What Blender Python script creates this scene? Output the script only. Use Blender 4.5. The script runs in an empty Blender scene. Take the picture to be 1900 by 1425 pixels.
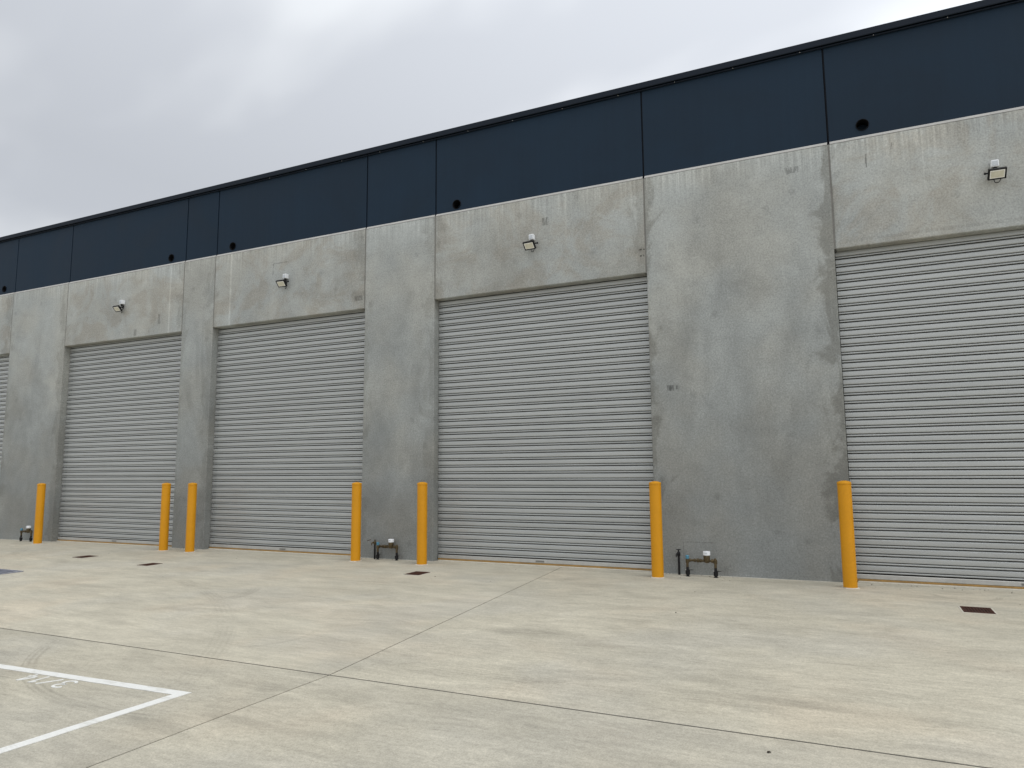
import bpy, bmesh, math, random
from mathutils import Vector, Matrix

scene = bpy.context.scene
random.seed(7)

# ---------------------------------------------------------------- camera
cam_data = bpy.data.cameras.new('camera')
cam_data.sensor_width = 36.0
cam_data.lens = 36.0 * 1329.68 / 1900.0
cam_data.clip_end = 3000.0
cam = bpy.data.objects.new('camera', cam_data)
scene.collection.objects.link(cam)
R_ = Vector((0.9039, 0.4277, -0.0079)); U_ = Vector((0.0584, -0.1050, 0.9928)); F_ = Vector((-0.4238, 0.8978, 0.1199))
M = Matrix((R_, U_, -F_)).transposed().to_4x4()
M.translation = Vector((0.0, -10.63, 1.5))
cam.matrix_world = M
scene.camera = cam

# ---------------------------------------------------------------- light
SUN_ELEV, SUN_AZ = 60.0, 98.0          # azimuth clockwise from +Y
world = bpy.data.worlds.new('World'); scene.world = world
world.use_nodes = True
wt = world.node_tree; wt.nodes.clear()


class NB:
    """small helper for writing node graphs"""
    def __init__(s, tree): s.t = tree
    def n(s, typ, **kw):
        nd = s.t.nodes.new(typ)
        for k, v in kw.items(): setattr(nd, k, v)
        return nd
    def put(s, sock, v):
        if v is None: return
        if isinstance(v, bpy.types.NodeSocket): s.t.links.new(v, sock)
        elif isinstance(v, (tuple, list)):
            v = tuple(v)
            if sock.type == 'RGBA' and len(v) == 3: v = v + (1.0,)
            sock.default_value = v
        else:
            try: sock.default_value = v
            except TypeError: sock.default_value = (v, v, v, 1.0) if sock.type == 'RGBA' else (v, v, v)
    def math(s, op, a, b=None, c=None, clamp=False):
        nd = s.n('ShaderNodeMath', operation=op, use_clamp=clamp)
        s.put(nd.inputs[0], a); s.put(nd.inputs[1], b); s.put(nd.inputs[2], c)
        return nd.outputs[0]
    def vmath(s, op, a, b=None):
        nd = s.n('ShaderNodeVectorMath', operation=op)
        s.put(nd.inputs[0], a); s.put(nd.inputs[1], b)
        return nd.outputs['Value'] if op in ('LENGTH', 'DISTANCE', 'DOT_PRODUCT') else nd.outputs[0]
    def noise(s, vec, scale, detail=3.0, rough=0.5, dist=0.0, col=False):
        nd = s.n('ShaderNodeTexNoise')
        s.put(nd.inputs['Vector'], vec); s.put(nd.inputs['Scale'], scale); s.put(nd.inputs['Detail'], detail)
        s.put(nd.inputs['Roughness'], rough); s.put(nd.inputs['Distortion'], dist)
        return nd.outputs['Color' if col else 'Fac']
    def remap(s, v, a, b, c=0.0, d=1.0, smooth=True):
        nd = s.n('ShaderNodeMapRange', interpolation_type='SMOOTHSTEP' if smooth else 'LINEAR')
        s.put(nd.inputs['Value'], v)
        for k, x in zip(('From Min', 'From Max', 'To Min', 'To Max'), (a, b, c, d)): s.put(nd.inputs[k], x)
        return nd.outputs[0]
    def mix(s, f, a, b, blend='MIX'):
        nd = s.n('ShaderNodeMix', data_type='RGBA', blend_type=blend)
        s.put(nd.inputs[0], f); s.put(nd.inputs[6], a); s.put(nd.inputs[7], b)
        return nd.outputs[2]
    def xyz(s, v):
        nd = s.n('ShaderNodeSeparateXYZ'); s.put(nd.inputs[0], v)
        return nd.outputs[0], nd.outputs[1], nd.outputs[2]
    def vec(s, x, y, z):
        nd = s.n('ShaderNodeCombineXYZ')
        s.put(nd.inputs[0], x); s.put(nd.inputs[1], y); s.put(nd.inputs[2], z)
        return nd.outputs[0]
    def scale(s, v, sc): return s.vmath('MULTIPLY', v, sc)
    def pos(s): return s.n('ShaderNodeNewGeometry').outputs['Position']
    def attr(s, name): return s.n('ShaderNodeAttribute', attribute_type='OBJECT', attribute_name=name).outputs['Fac']


# overcast sky: Nishita sky almost wholly covered by a cloud deck
b = NB(wt)
sky = b.n('ShaderNodeTexSky', sky_type='NISHITA', sun_disc=False,
          sun_elevation=math.radians(SUN_ELEV), sun_rotation=math.radians(SUN_AZ))
d = b.n('ShaderNodeTexCoord').outputs['Generated']
dx, dy, dz = b.xyz(d)
up = b.math('MAXIMUM', dz, 0.0)
den = b.math('ADD', up, 0.22)
cl = b.noise(b.scale(b.vec(b.math('ADD', b.math('DIVIDE', dx, den), b.math('MULTIPLY', b.math('DIVIDE', dy, den), 0.45)), b.math('DIVIDE', dy, den), 5.3), (0.8, 1.25, 1.0)), 1.15, 4.0, 0.52)
cf = b.remap(cl, 0.39, 0.58)
cloud = b.mix(cf, (6.55, 6.85, 7.36), (8.75, 9.05, 9.4))
# the deck glows softly around the veiled sun
az, el = math.radians(SUN_AZ), math.radians(SUN_ELEV)
sd = Vector((math.sin(az) * math.cos(el), math.cos(az) * math.cos(el), math.sin(el)))
glow = b.math('MAXIMUM', b.vmath('DOT_PRODUCT', d, tuple(sd)), -0.1)
lum = b.math('ADD', 0.95, b.math('MULTIPLY', glow, 0.80))
cloud = b.vmath('MULTIPLY', cloud, b.vec(lum, lum, lum))
skyc = b.mix(0.93, sky.outputs[0], cloud)
bg = b.n('ShaderNodeBackground'); bg.inputs['Strength'].default_value = 0.1
wt.links.new(skyc, bg.inputs['Color'])
wo = b.n('ShaderNodeOutputWorld'); wt.links.new(bg.outputs[0], wo.inputs['Surface'])

sun_data = bpy.data.lights.new('sun', 'SUN')
sun_data.energy = 1.4; sun_data.angle = math.radians(50); sun_data.color = (1.0, 0.965, 0.91)
sun = bpy.data.objects.new('sun', sun_data); scene.collection.objects.link(sun)
sun.rotation_euler = sd.to_track_quat('Z', 'Y').to_euler()

scene.cycles.max_bounces = 5; scene.cycles.diffuse_bounces = 3; scene.cycles.glossy_bounces = 3
vs = scene.view_settings
vs.view_transform = 'Standard'; vs.look = 'None'; vs.exposure = 0.0; vs.gamma = 1.0; vs.use_curve_mapping = False


# ---------------------------------------------------------------- materials
def new_mat(name):
    m = bpy.data.materials.new(name); m.use_nodes = True
    t = m.node_tree; t.nodes.clear()
    bb = NB(t)
    p = bb.n('ShaderNodeBsdfPrincipled'); o = bb.n('ShaderNodeOutputMaterial')
    t.links.new(p.outputs[0], o.inputs['Surface'])
    return m, bb, p


def add_bump(bb, p, height, strength, dist):
    nd = bb.n('ShaderNodeBump'); nd.inputs['Strength'].default_value = strength; nd.inputs['Distance'].default_value = dist
    bb.put(nd.inputs['Height'], height); bb.t.links.new(nd.outputs[0], p.inputs['Normal'])


def simple(name, col, rough=0.6, metal=0.0, var=0.10, vscale=6.0, spec=0.5, bump=0.0):
    m, bb, p = new_mat(name)
    pos = bb.pos()
    v = bb.math('ADD', bb.math('MULTIPLY', bb.noise(pos, vscale, 4.0), 0.6), bb.math('MULTIPLY', bb.noise(pos, vscale * 9, 3.0), 0.4))
    k = bb.remap(v, 0.3, 0.7, 1.0 - var, 1.0 + var)
    c = bb.vmath('MULTIPLY', bb.vec(*col), bb.vec(k, k, k))
    bb.t.links.new(c, p.inputs['Base Color'])
    bb.put(p.inputs['Roughness'], bb.remap(v, 0.3, 0.7, max(rough - 0.08, 0.02), min(rough + 0.08, 1.0)))
    p.inputs['Metallic'].default_value = metal
    p.inputs['Specular IOR Level'].default_value = spec
    if bump: add_bump(bb, p, bb.noise(pos, 160.0, 2.0), bump, 0.002)
    return m


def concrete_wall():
    m, bb, p = new_mat('precast_concrete')
    pos = bb.pos(); x, y, z = bb.xyz(pos)
    seed = bb.attr('seed')
    ps = bb.vmath('ADD', pos, bb.vec(bb.math('MULTIPLY', seed, 3.7), 0.0, bb.math('MULTIPLY', seed, 9.1)))
    big = bb.noise(ps, 0.75, 4.0, 0.55)
    med = bb.noise(ps, 3.4, 4.0, 0.6, 0.8)
    fin = bb.noise(ps, 30.0, 3.0, 0.7)
    gra = bb.noise(ps, 48.0, 2.0, 0.75)
    k = bb.remap(big, 0.30, 0.70, 0.90, 1.08)
    k = bb.math('MULTIPLY', k, bb.remap(med, 0.25, 0.75, 0.93, 1.06))
    k = bb.math('MULTIPLY', k, bb.remap(fin, 0.25, 0.75, 0.86, 1.14, False))
    k = bb.math('MULTIPLY', k, bb.remap(gra, 0.25, 0.75, 0.76, 1.24, False))
    # brownish water stain spreading over the lintels
    ls = bb.remap(bb.noise(bb.vmath('ADD', ps, (3.1, 0.0, 1.7)), 1.3, 4.0, 0.66, 0.6), 0.44, 0.62)
    ls = bb.math('MULTIPLY', ls, bb.attr('lintel'))
    k = bb.math('MULTIPLY', k, bb.math('SUBTRACT', 1.0, bb.math('MULTIPLY', ls, 0.12)))
    # ragged pale patches carrying a painted light falloff, darker towards the foot
    falloff = bb.math('ADD', bb.math('MULTIPLY', bb.math('SUBTRACT', bb.noise(bb.scale(ps, (1.0, 1.0, 0.55)), 0.9, 5.0, 0.62, 1.2), 0.5), 4.2), bb.math('MULTIPLY', bb.math('SUBTRACT', z, 3.1), 0.62))
    k = bb.math('MULTIPLY', k, bb.remap(falloff, -1.5, 1.7, 0.77, 1.22))
    # swirling smears left by the formwork release agent
    sw = bb.noise(ps, 1.5, 2.0, 0.45, 3.2)
    band = bb.math('ABSOLUTE', bb.math('SUBTRACT', sw, 0.5))
    k = bb.math('MULTIPLY', k, bb.remap(band, 0.0, 0.03, 0.95, 1.0))
    # lime washed down the face below the painted band
    st = bb.noise(bb.vec(bb.math('MULTIPLY', x, 19.0), 0.0, bb.math('MULTIPLY', z, 0.35)), 1.0, 3.0, 0.7)
    reach = bb.math('ADD', 5.15, bb.math('MULTIPLY', bb.noise(bb.vec(bb.math('MULTIPLY', x, 2.3), 0.0, seed), 1.0, 3.0), 0.7))
    hi = bb.remap(bb.math('SUBTRACT', z, reach), 0.0, 0.65)
    k = bb.math('MULTIPLY', k, bb.math('ADD', 1.0, bb.math('MULTIPLY', hi, bb.remap(st, 0.36, 0.66, -0.06, 0.32))))
    # pale rows where overflow pipes have dripped, on the lintels only
    for x0, w in ((-13.24, 0.030), (-11.45, 0.030), (-4.02, 0.014), (-5.55, 0.010), (-5.9, 0.010), (1.08, 0.010), (-5.25, 0.009)):
        s_ = bb.remap(bb.math('ABSOLUTE', bb.math('SUBTRACT', x, bb.math('ADD', x0, bb.math('MULTIPLY', bb.math('SUBTRACT', med, 0.5), 0.02)))), w * 0.4, w * 1.1, 0.22 if w > 0.02 else 0.13, 0.0)
        if w < 0.02: s_ = bb.math('MULTIPLY', s_, bb.remap(z, 4.95, 5.5))
        k = bb.math('MULTIPLY', k, bb.math('ADD', 1.0, bb.math('MULTIPLY', s_, bb.attr('lintel'))))
    # bolt-hole patches
    vo = bb.n('ShaderNodeTexVoronoi', voronoi_dimensions='2D', feature='F1')
    bb.put(vo.inputs['Vector'], bb.vec(x, z, 0.0)); vo.inputs['Scale'].default_value = 0.95
    dd = bb.math('ADD', vo.outputs['Distance'], bb.math('MULTIPLY', bb.math('SUBTRACT', fin, 0.5), 0.05))
    k = bb.math('MULTIPLY', k, bb.remap(dd, 0.01, 0.075, 0.86, 1.0))
    # small pin holes
    v2 = bb.n('ShaderNodeTexVoronoi', voronoi_dimensions='2D', feature='F1')
    bb.put(v2.inputs['Vector'], bb.vec(x, z, 0.0)); v2.inputs['Scale'].default_value = 7.0
    k = bb.math('MULTIPLY', k, bb.remap(v2.outputs['Distance'], 0.03, 0.05, 0.80, 1.0))
    # water marks creeping in from the panel joints
    wob = bb.noise(bb.vec(bb.math('MULTIPLY', x, 1.5), 0.0, bb.math('MULTIPLY', z, 0.9)), 1.6, 5.0, 0.6, 0.8)
    rgt = bb.math('SUBTRACT', bb.attr('x1'), x)
    lft = bb.math('SUBTRACT', x, bb.attr('x0'))
    edge = bb.math('MINIMUM', rgt, bb.math('ADD', lft, 0.12))
    damp = bb.remap(bb.math('SUBTRACT', edge, bb.math('MULTIPLY', bb.math('SUBTRACT', wob, 0.40), 1.35)), -0.06, 0.10, 1.0, 0.0)
    k = bb.math('MULTIPLY', k, bb.math('SUBTRACT', 1.0, bb.math('MULTIPLY', damp, bb.attr('damp'))))
    # smudges and mortar repairs
    rn = bb.remap(bb.noise(bb.vec(bb.math('MULTIPLY', x, 40.0), 0.0, bb.math('MULTIPLY', z, 8.0)), 1.0, 2.0), 0.34, 0.54)
    def rect(xc, zc, hx, hz, amt, kk):
        fx = bb.remap(bb.math('ABSOLUTE', bb.math('SUBTRACT', x, xc)), hx * 0.8, hx * 1.1, 1.0, 0.0)
        fz = bb.remap(bb.math('ABSOLUTE', bb.math('SUBTRACT', z, zc)), hz * 0.8, hz * 1.1, 1.0, 0.0)
        f = bb.math('MULTIPLY', bb.math('MULTIPLY', fx, fz), rn)
        return bb.math('MULTIPLY', kk, bb.math('SUBTRACT', 1.0, bb.math('MULTIPLY', f, amt)))
    for r in ((-4.385, 5.60, 0.06, 0.07, 0.42), (-2.40, 2.705, 0.05, 0.045, 0.6), (-2.30, 2.71, 0.015, 0.03, 0.5),
              (-2.77, 4.89, 0.05, 0.010, 0.75), (-2.77, 4.79, 0.035, 0.014, 0.75), (-8.18, 4.72, 0.10, 0.05, 0.38),
              (-14.3, 4.62, 0.05, 0.08, 0.35), (-13.55, 4.85, 0.04, 0.12, 0.35), (-10.3, 5.55, 0.012, 0.12, 0.4), (-10.1, 5.66, 0.2, 0.010, 0.35),
              (-0.55, 5.75, 0.10, 0.05, 0.35), (0.40, 5.7, 0.012, 0.10, 0.5), (0.72, 5.85, 0.012, 0.05, 0.4),
              (1.85, 4.600, 1.85, 0.022, 0.13), (-2.05, 0.455, 0.24, 0.007, 0.28), (-2.29, 0.24, 0.006, 0.22, 0.28), (-1.0, 0.62, 0.06, 0.03, 0.2)):
        k = rect(*r, k)
    tint = bb.remap(bb.noise(ps, 0.9, 2.0, 0.5), 0.35, 0.65)
    col = bb.mix(tint, (0.314, 0.329, 0.321), (0.324, 0.327, 0.304))
    col = bb.mix(bb.math('MULTIPLY', damp, bb.attr('damp')), col, (0.30, 0.29, 0.245))
    col = bb.mix(bb.math('MULTIPLY', ls, 0.6), col, (0.335, 0.318, 0.278))
    tone = bb.attr('tone')
    kk = bb.math('MULTIPLY', bb.math('MULTIPLY', k, tone), 0.95)
    bb.t.links.new(bb.vmath('MULTIPLY', col, bb.vec(kk, kk, kk)), p.inputs['Base Color'])
    bb.put(p.inputs['Roughness'], bb.remap(med, 0.3, 0.7, 0.78, 0.92)); p.inputs['Specular IOR Level'].default_value = 0.3
    return m


def concrete_ground():
    m, bb, p = new_mat('broom_finished_concrete')
    pos = bb.pos(); x, y, z = bb.xyz(pos)
    seed = bb.attr('seed')
    p2 = bb.vec(x, y, bb.math('MULTIPLY', seed, 4.0))
    big = bb.noise(p2, 0.42, 3.0, 0.55)
    med = bb.noise(bb.scale(p2, (1.0, 1.9, 1.0)), 1.25, 5.0, 0.62, 0.8)
    # trowel streaks lying along the wall
    stw = bb.noise(p2, 1.1, 2.0, 0.5, 0.0, col=True)
    pw = bb.vmath('ADD', p2, bb.scale(stw, (0.6, 0.30, 0.0)))
    str1 = bb.noise(bb.scale(pw, (1.4, 6.0, 1.0)), 1.0, 4.0, 0.70)
    str2 = bb.noise(bb.scale(pw, (5.0, 26.0, 1.0)), 1.0, 4.0, 0.7)
    fin = bb.noise(p2, 34.0, 3.0, 0.75)
    gra = bb.noise(p2, 110.0, 2.0, 0.7)
    k = bb.remap(big, 0.30, 0.70, 0.95, 1.04)
    k = bb.math('MULTIPLY', k, bb.remap(med, 0.28, 0.72, 0.90, 1.08))
    k = bb.math('MULTIPLY', k, bb.remap(str1, 0.28, 0.72, 0.93, 1.06))
    k = bb.math('MULTIPLY', k, bb.remap(str2, 0.25, 0.75, 0.86, 1.13, False))
    k = bb.math('MULTIPLY', k, bb.remap(fin, 0.25, 0.75, 0.86, 1.13, False))
    k = bb.math('MULTIPLY', k, bb.remap(gra, 0.25, 0.75, 0.78, 1.22, False))
    # darker rubbed smears
    smear = bb.noise(bb.scale(pw, (0.8, 3.2, 1.0)), 1.0, 5.0, 0.66)
    k = bb.math('MULTIPLY', k, bb.remap(smear, 0.56, 0.74, 1.0, 0.88))
    # curved tyre tracks
    tn = bb.remap(bb.noise(p2, 1.7, 4.0, 0.6), 0.34, 0.58)
    def tyre(cx, cy, r, w, amt, a0=None, a1=None, lines=4, kk=None):
        vx = bb.math('SUBTRACT', x, cx); vy = bb.math('SUBTRACT', y, cy)
        rr = bb.math('SQRT', bb.math('ADD', bb.math('MULTIPLY', vx, vx), bb.math('MULTIPLY', vy, vy)))
        off = bb.math('SUBTRACT', rr, r)
        f = bb.remap(bb.math('ABSOLUTE', off), w * 0.35, w * 0.5, 1.0, 0.0)
        ln = bb.math('ADD', 0.5, bb.math('MULTIPLY', bb.math('SINE', bb.math('MULTIPLY', off, 2 * math.pi * lines / w)), 0.5))
        f = bb.math('MULTIPLY', f, bb.math('ADD', 0.25, bb.math('MULTIPLY', ln, 0.75)))
        ang = bb.math('ARCTAN2', vy, vx)
        if a0 is not None:
            f = bb.math('MULTIPLY', f, bb.math('MULTIPLY', bb.remap(ang, a0 - 0.12, a0 + 0.12), bb.remap(ang, a1 - 0.12, a1 + 0.12, 1.0, 0.0)))
        f = bb.math('MULTIPLY', f, tn)
        return bb.math('MULTIPLY', kk, bb.math('SUBTRACT', 1.0, bb.math('MULTIPLY', f, amt)))
    for t in ((-4.45, -4.60, 2.80, 0.13, 0.20, -2.55, -1.4, 3), (-6.5, -9.3, 2.1, 0.20, 0.14, 0.2, 1.7, 5), (-8.2, -4.1, 1.25, 0.20, 0.16, -0.7, 0.7, 4),
              (-5.3, -5.3, 0.62, 0.07, 0.14, -0.9, 0.5, 2), (1.10, -0.55, 0.33, 0.08, 0.20, -3.0, 0.0, 3), (-7.0, 2.0, 9.2, 0.20, 0.09, -1.6, -0.9, 5),
              (-2.0, 6.5, 12.2, 0.2, 0.12, -1.70, -1.45, 4), (-12.5, -12.0, 9.6, 0.24, 0.10, 0.5, 1.6, 5), (-19.0, -6.0, 5.8, 0.25, 0.14, 0.1, 1.0, 4)):
        k = tyre(*t, kk=k)
    # rubber scuffs where vehicles have turned
    for cx, cy, rx, ry, amt in ((-2.85, -4.32, 0.42, 0.16, 0.26), (-2.08, -4.52, 0.25, 0.10, 0.22), (-3.25, -6.55, 0.30, 0.14, 0.24), (-1.12, -5.2, 0.22, 0.09, 0.18),
                                (-3.55, -7.18, 0.30, 0.06, 0.22), (-6.85, -6.75, 0.36, 0.07, 0.24), (-0.45, -5.50, 0.70, 0.08, 0.20), (-6.2, -3.0, 0.6, 0.1, 0.14), (-10.0, -4.0, 0.9, 0.12, 0.14)):
        ex = bb.math('DIVIDE', bb.math('SUBTRACT', x, cx), rx); ey = bb.math('DIVIDE', bb.math('SUBTRACT', y, cy), ry)
        f = bb.remap(bb.math('ADD', bb.math('MULTIPLY', ex, ex), bb.math('MULTIPLY', ey, ey)), 0.15, 1.6, 1.0, 0.0)
        f = bb.math('MULTIPLY', f, bb.remap(str2, 0.34, 0.60))
        k = bb.math('MULTIPLY', k, bb.math('SUBTRACT', 1.0, bb.math('MULTIPLY', f, amt)))
    k = bb.math('MULTIPLY', k, bb.attr('tone'))
    pink = bb.remap(bb.noise(p2, 0.6, 3.0, 0.55), 0.46, 0.66)
    col = bb.mix(pink, (0.436, 0.405, 0.323), (0.456, 0.410, 0.320))
    grey = bb.remap(bb.noise(bb.vmath('ADD', p2, (7.0, 3.0, 0.0)), 0.5, 3.0, 0.55), 0.45, 0.66)
    col = bb.mix(bb.math('MULTIPLY', grey, 0.6), col, (0.408, 0.388, 0.328))
    # pale grout haze and rust specks
    hz = bb.remap(bb.noise(p2, 6.0, 6.0, 0.7), 0.63, 0.74)
    col = bb.mix(bb.math('MULTIPLY', hz, 0.30), col, (0.56, 0.545, 0.47))
    bb.t.links.new(bb.vmath('MULTIPLY', col, bb.vec(k, k, k)), p.inputs['Base Color'])
    bb.put(p.inputs['Roughness'], bb.remap(med, 0.3, 0.7, 0.70, 0.88)); p.inputs['Specular IOR Level'].default_value = 0.35
    return m


def slat_metal():
    m, bb, p = new_mat('grey_roller_door_steel')
    pos = bb.pos(); x, y, z = bb.xyz(pos)
    oi = bb.n('ShaderNodeObjectInfo').outputs['Random']
    n = bb.noise(bb.scale(pos, (1.2, 1.0, 14.0)), 1.0, 4.0, 0.55)
    f = bb.noise(pos, 60.0, 3.0, 0.6)
    k = bb.math('MULTIPLY', bb.remap(n, 0.3, 0.7, 0.96, 1.04), bb.remap(oi, 0.0, 1.0, 0.965, 1.03, False))
    k = bb.math('MULTIPLY', k, bb.remap(f, 0.3, 0.7, 0.98, 1.02))
    bb.t.links.new(bb.vmath('MULTIPLY', bb.vec(0.405, 0.417, 0.410), bb.vec(k, k, k)), p.inputs['Base Color'])
    p.inputs['Metallic'].default_value = 0.35
    bb.put(p.inputs['Roughness'], bb.remap(n, 0.3, 0.7, 0.36, 0.46))
    add_bump(bb, p, bb.noise(bb.scale(pos, (0.8, 1.0, 5.0)), 1.0, 2.0), 0.05, 0.01)
    return m


def navy_paint():
    m, bb, p = new_mat('dark_navy_wall_paint')
    pos = bb.pos(); x, y, z = bb.xyz(pos)
    n = bb.noise(pos, 0.8, 5.0, 0.55, 0.5); f = bb.noise(pos, 70.0, 3.0, 0.6)
    s = bb.noise(bb.scale(pos, (14.0, 1.0, 0.4)), 1.0, 3.0, 0.6)
    k = bb.math('MULTIPLY', bb.remap(n, 0.3, 0.7, 0.90, 1.10), bb.remap(f, 0.25, 0.75, 0.93, 1.07, False))
    k = bb.math('MULTIPLY', k, bb.remap(s, 0.3, 0.7, 0.97, 1.03))
    k = bb.math('MULTIPLY', k, bb.attr('tone'))
    bb.t.links.new(bb.vmath('MULTIPLY', bb.vec(0.0100, 0.0225, 0.0400), bb.vec(k, k, k)), p.inputs['Base Color'])
    bb.put(p.inputs['Roughness'], bb.remap(n, 0.3, 0.7, 0.55, 0.66)); p.inputs['Specular IOR Level'].default_value = 0.16
    add_bump(bb, p, f, 0.12, 0.003)
    return m


def line_paint():
    m, bb, p = new_mat('worn_white_line_paint')
    pos = bb.pos()
    a = bb.noise(bb.scale(pos, (3.0, 9.0, 1.0)), 1.6, 6.0, 0.65, 0.4); g = bb.noise(pos, 90.0, 3.0, 0.65)
    wear = bb.math('MULTIPLY', bb.remap(a, 0.48, 0.66), bb.remap(g, 0.40, 0.60, 0.3, 1.0))
    col = bb.mix(bb.math('MULTIPLY', wear, 0.65), (0.66, 0.66, 0.63), (0.44, 0.43, 0.385))
    k = bb.remap(g, 0.25, 0.75, 0.92, 1.06, False)
    bb.t.links.new(bb.vmath('MULTIPLY', col, bb.vec(k, k, k)), p.inputs['Base Color'])
    p.inputs['Roughness'].default_value = 0.7
    return m


MAT = {
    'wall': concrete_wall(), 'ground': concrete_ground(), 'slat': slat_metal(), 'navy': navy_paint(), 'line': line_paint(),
    'edge': simple('bare_concrete_rebate', (0.42, 0.41, 0.39), 0.85, var=0.10, vscale=5.0),
    'seal': simple('grey_joint_sealant', (0.17, 0.165, 0.15), 0.7, var=0.2),
    'sealdark': simple('navy_joint_sealant', (0.002, 0.003, 0.006), 0.6, var=0.15, spec=0.15),
    'flash': simple('charcoal_flashing_steel', (0.010, 0.015, 0.024), 0.6, 0.0, 0.08, 2.0, 0.14),
    'black': simple('black_plastic', (0.006, 0.006, 0.007), 0.5, var=0.1, spec=0.3),
    'void': simple('unlit_pipe_interior', (0.010, 0.010, 0.011), 0.9, var=0.1, spec=0.1),
    'yellow': simple('safety_yellow_powder_coat', (0.585, 0.258, 0.004), 0.45, 0.0, 0.045, 3.0, 0.32, 0.05),
    'grout': simple('pale_cement_grout', (0.53, 0.505, 0.43), 0.9, var=0.14, vscale=14.0, bump=0.3),
    'rail': simple('aluminium_bottom_rail', (0.46, 0.455, 0.43), 0.45, 0.35, 0.10, 2.0),
    'strip': simple('tan_rubber_weather_strip', (0.30, 0.175, 0.050), 0.7, var=0.25, vscale=4.0),
    'brass': simple('weathered_brass', (0.092, 0.068, 0.034), 0.45, 0.55, 0.4, 30.0),
    'white': simple('white_moulded_plastic', (0.72, 0.74, 0.76), 0.4, var=0.05),
    'cover': simple('grey_plastic_cover', (0.50, 0.53, 0.56), 0.45, var=0.05),
    'lens': simple('cream_led_diffuser', (0.62, 0.60, 0.49), 0.35, var=0.08, vscale=20.0),
    'lensrim': simple('pale_reflector_rim', (0.84, 0.84, 0.80), 0.3, var=0.04),
    'blue': simple('blue_plastic_cap', (0.07, 0.22, 0.32), 0.45, var=0.1),
    'rust': simple('rusted_steel_plate', (0.052, 0.018, 0.010), 0.85, 0.0, 0.45, 22.0, 0.3, 0.4),
    'rustshade': simple('dark_rust_pit_shade', (0.014, 0.007, 0.005), 0.9, var=0.4, vscale=20.0),
    'galv': simple('dull_galvanised_bar', (0.30, 0.31, 0.36), 0.45, 0.5, 0.2, 12.0),
    'navyplate': simple('dark_blue_drain_plate', (0.012, 0.015, 0.030), 0.4, var=0.2),
    'roof': simple('roof_sheet_steel', (0.30, 0.31, 0.32), 0.5, 0.2, 0.06, 1.0),
    'filler': simple('dirty_joint_filler', (0.020, 0.018, 0.015), 0.9, var=0.4, vscale=9.0),
    'leaf': simple('dry_brown_leaf', (0.05, 0.035, 0.02), 0.8, var=0.3, vscale=40.0),
    'pebble': simple('dark_grit', (0.06, 0.055, 0.05), 0.9, var=0.4, vscale=30.0),
}

# ---------------------------------------------------------------- mesh helpers
COL = scene.collection
GS = 0.00231                                   # the yard falls gently along the wall


def gz(x): return GS * x


def new_obj(name, me, parent=None, **props):
    o = bpy.data.objects.new(name, me); COL.objects.link(o)
    if parent is not None: o.parent = parent
    for k, v in props.items(): o[k] = v
    return o


def thing(name, label, cat, loc=(0, 0, 0), group=None, rotz=0.0):
    o = bpy.data.objects.new(name, None); COL.objects.link(o)
    o.location = loc; o.rotation_euler = (0, 0, rotz); o.empty_display_size = 0.2
    o['label'] = label; o['category'] = cat
    if group: o['group'] = group
    return o


def finish(bm, name, mat, smooth=False):
    bmesh.ops.recalc_face_normals(bm, faces=bm.faces)
    me = bpy.data.meshes.new(name); bm.to_mesh(me); bm.free()
    for mm in (mat if isinstance(mat, (list, tuple)) else [mat]): me.materials.append(MAT[mm])
    if smooth:
        for pl in me.polygons: pl.use_smooth = True
    return me


def smooth_angle(me, deg=35):
    for pl in me.polygons: pl.use_smooth = True
    bm = bmesh.new(); bm.from_mesh(me)
    for e in bm.edges:
        if len(e.link_faces) == 2 and e.calc_face_angle(0) > math.radians(deg): e.smooth = False
    bm.to_mesh(me); bm.free()
    return me


def b_box(bm, x0, x1, y0, y1, z0, z1, bev=0.0, seg=1):
    r = bmesh.ops.create_cube(bm, size=1.0)
    vs_ = r['verts']
    for v in vs_:
        v.co = Vector((x0 + (v.co.x + 0.5) * (x1 - x0), y0 + (v.co.y + 0.5) * (y1 - y0), z0 + (v.co.z + 0.5) * (z1 - z0)))
    if bev:
        es = list({e for v in vs_ for e in v.link_edges})
        bmesh.ops.bevel(bm, geom=es, offset=bev, segments=seg, profile=0.5, affect='EDGES')


def box(name, mat, x0, x1, y0, y1, z0, z1, bev=0.0, parent=None, seg=1, **props):
    bm = bmesh.new(); b_box(bm, x0, x1, y0, y1, z0, z1, bev, seg)
    return new_obj(name, finish(bm, name, mat), parent, **props)


def b_tube(bm, pts, rad, n=10, cap=True):
    """swept tube through pts; rad is one radius or one for each point"""
    pts = [Vector(p_) for p_ in pts]
    rads = rad if isinstance(rad, (list, tuple)) else [rad] * len(pts)
    rings = []
    ref = Vector((0.13, 0.31, 0.94)).normalized()
    for i, p_ in enumerate(pts):
        t = (pts[min(i + 1, len(pts) - 1)] - pts[max(i - 1, 0)])
        t = t.normalized() if t.length > 1e-9 else Vector((0, 0, 1))
        a = t.cross(ref)
        if a.length < 1e-3: a = t.cross(Vector((1, 0, 0)))
        a.normalize(); c = t.cross(a)
        rings.append([bm.verts.new(p_ + (a * math.cos(2 * math.pi * k_ / n) + c * math.sin(2 * math.pi * k_ / n)) * rads[i]) for k_ in range(n)])
    for r0, r1 in zip(rings, rings[1:]):
        for k_ in range(n): bm.faces.new((r0[k_], r0[(k_ + 1) % n], r1[(k_ + 1) % n], r1[k_]))
    if cap:
        bm.faces.new(rings[0]); bm.faces.new(rings[-1])


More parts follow.
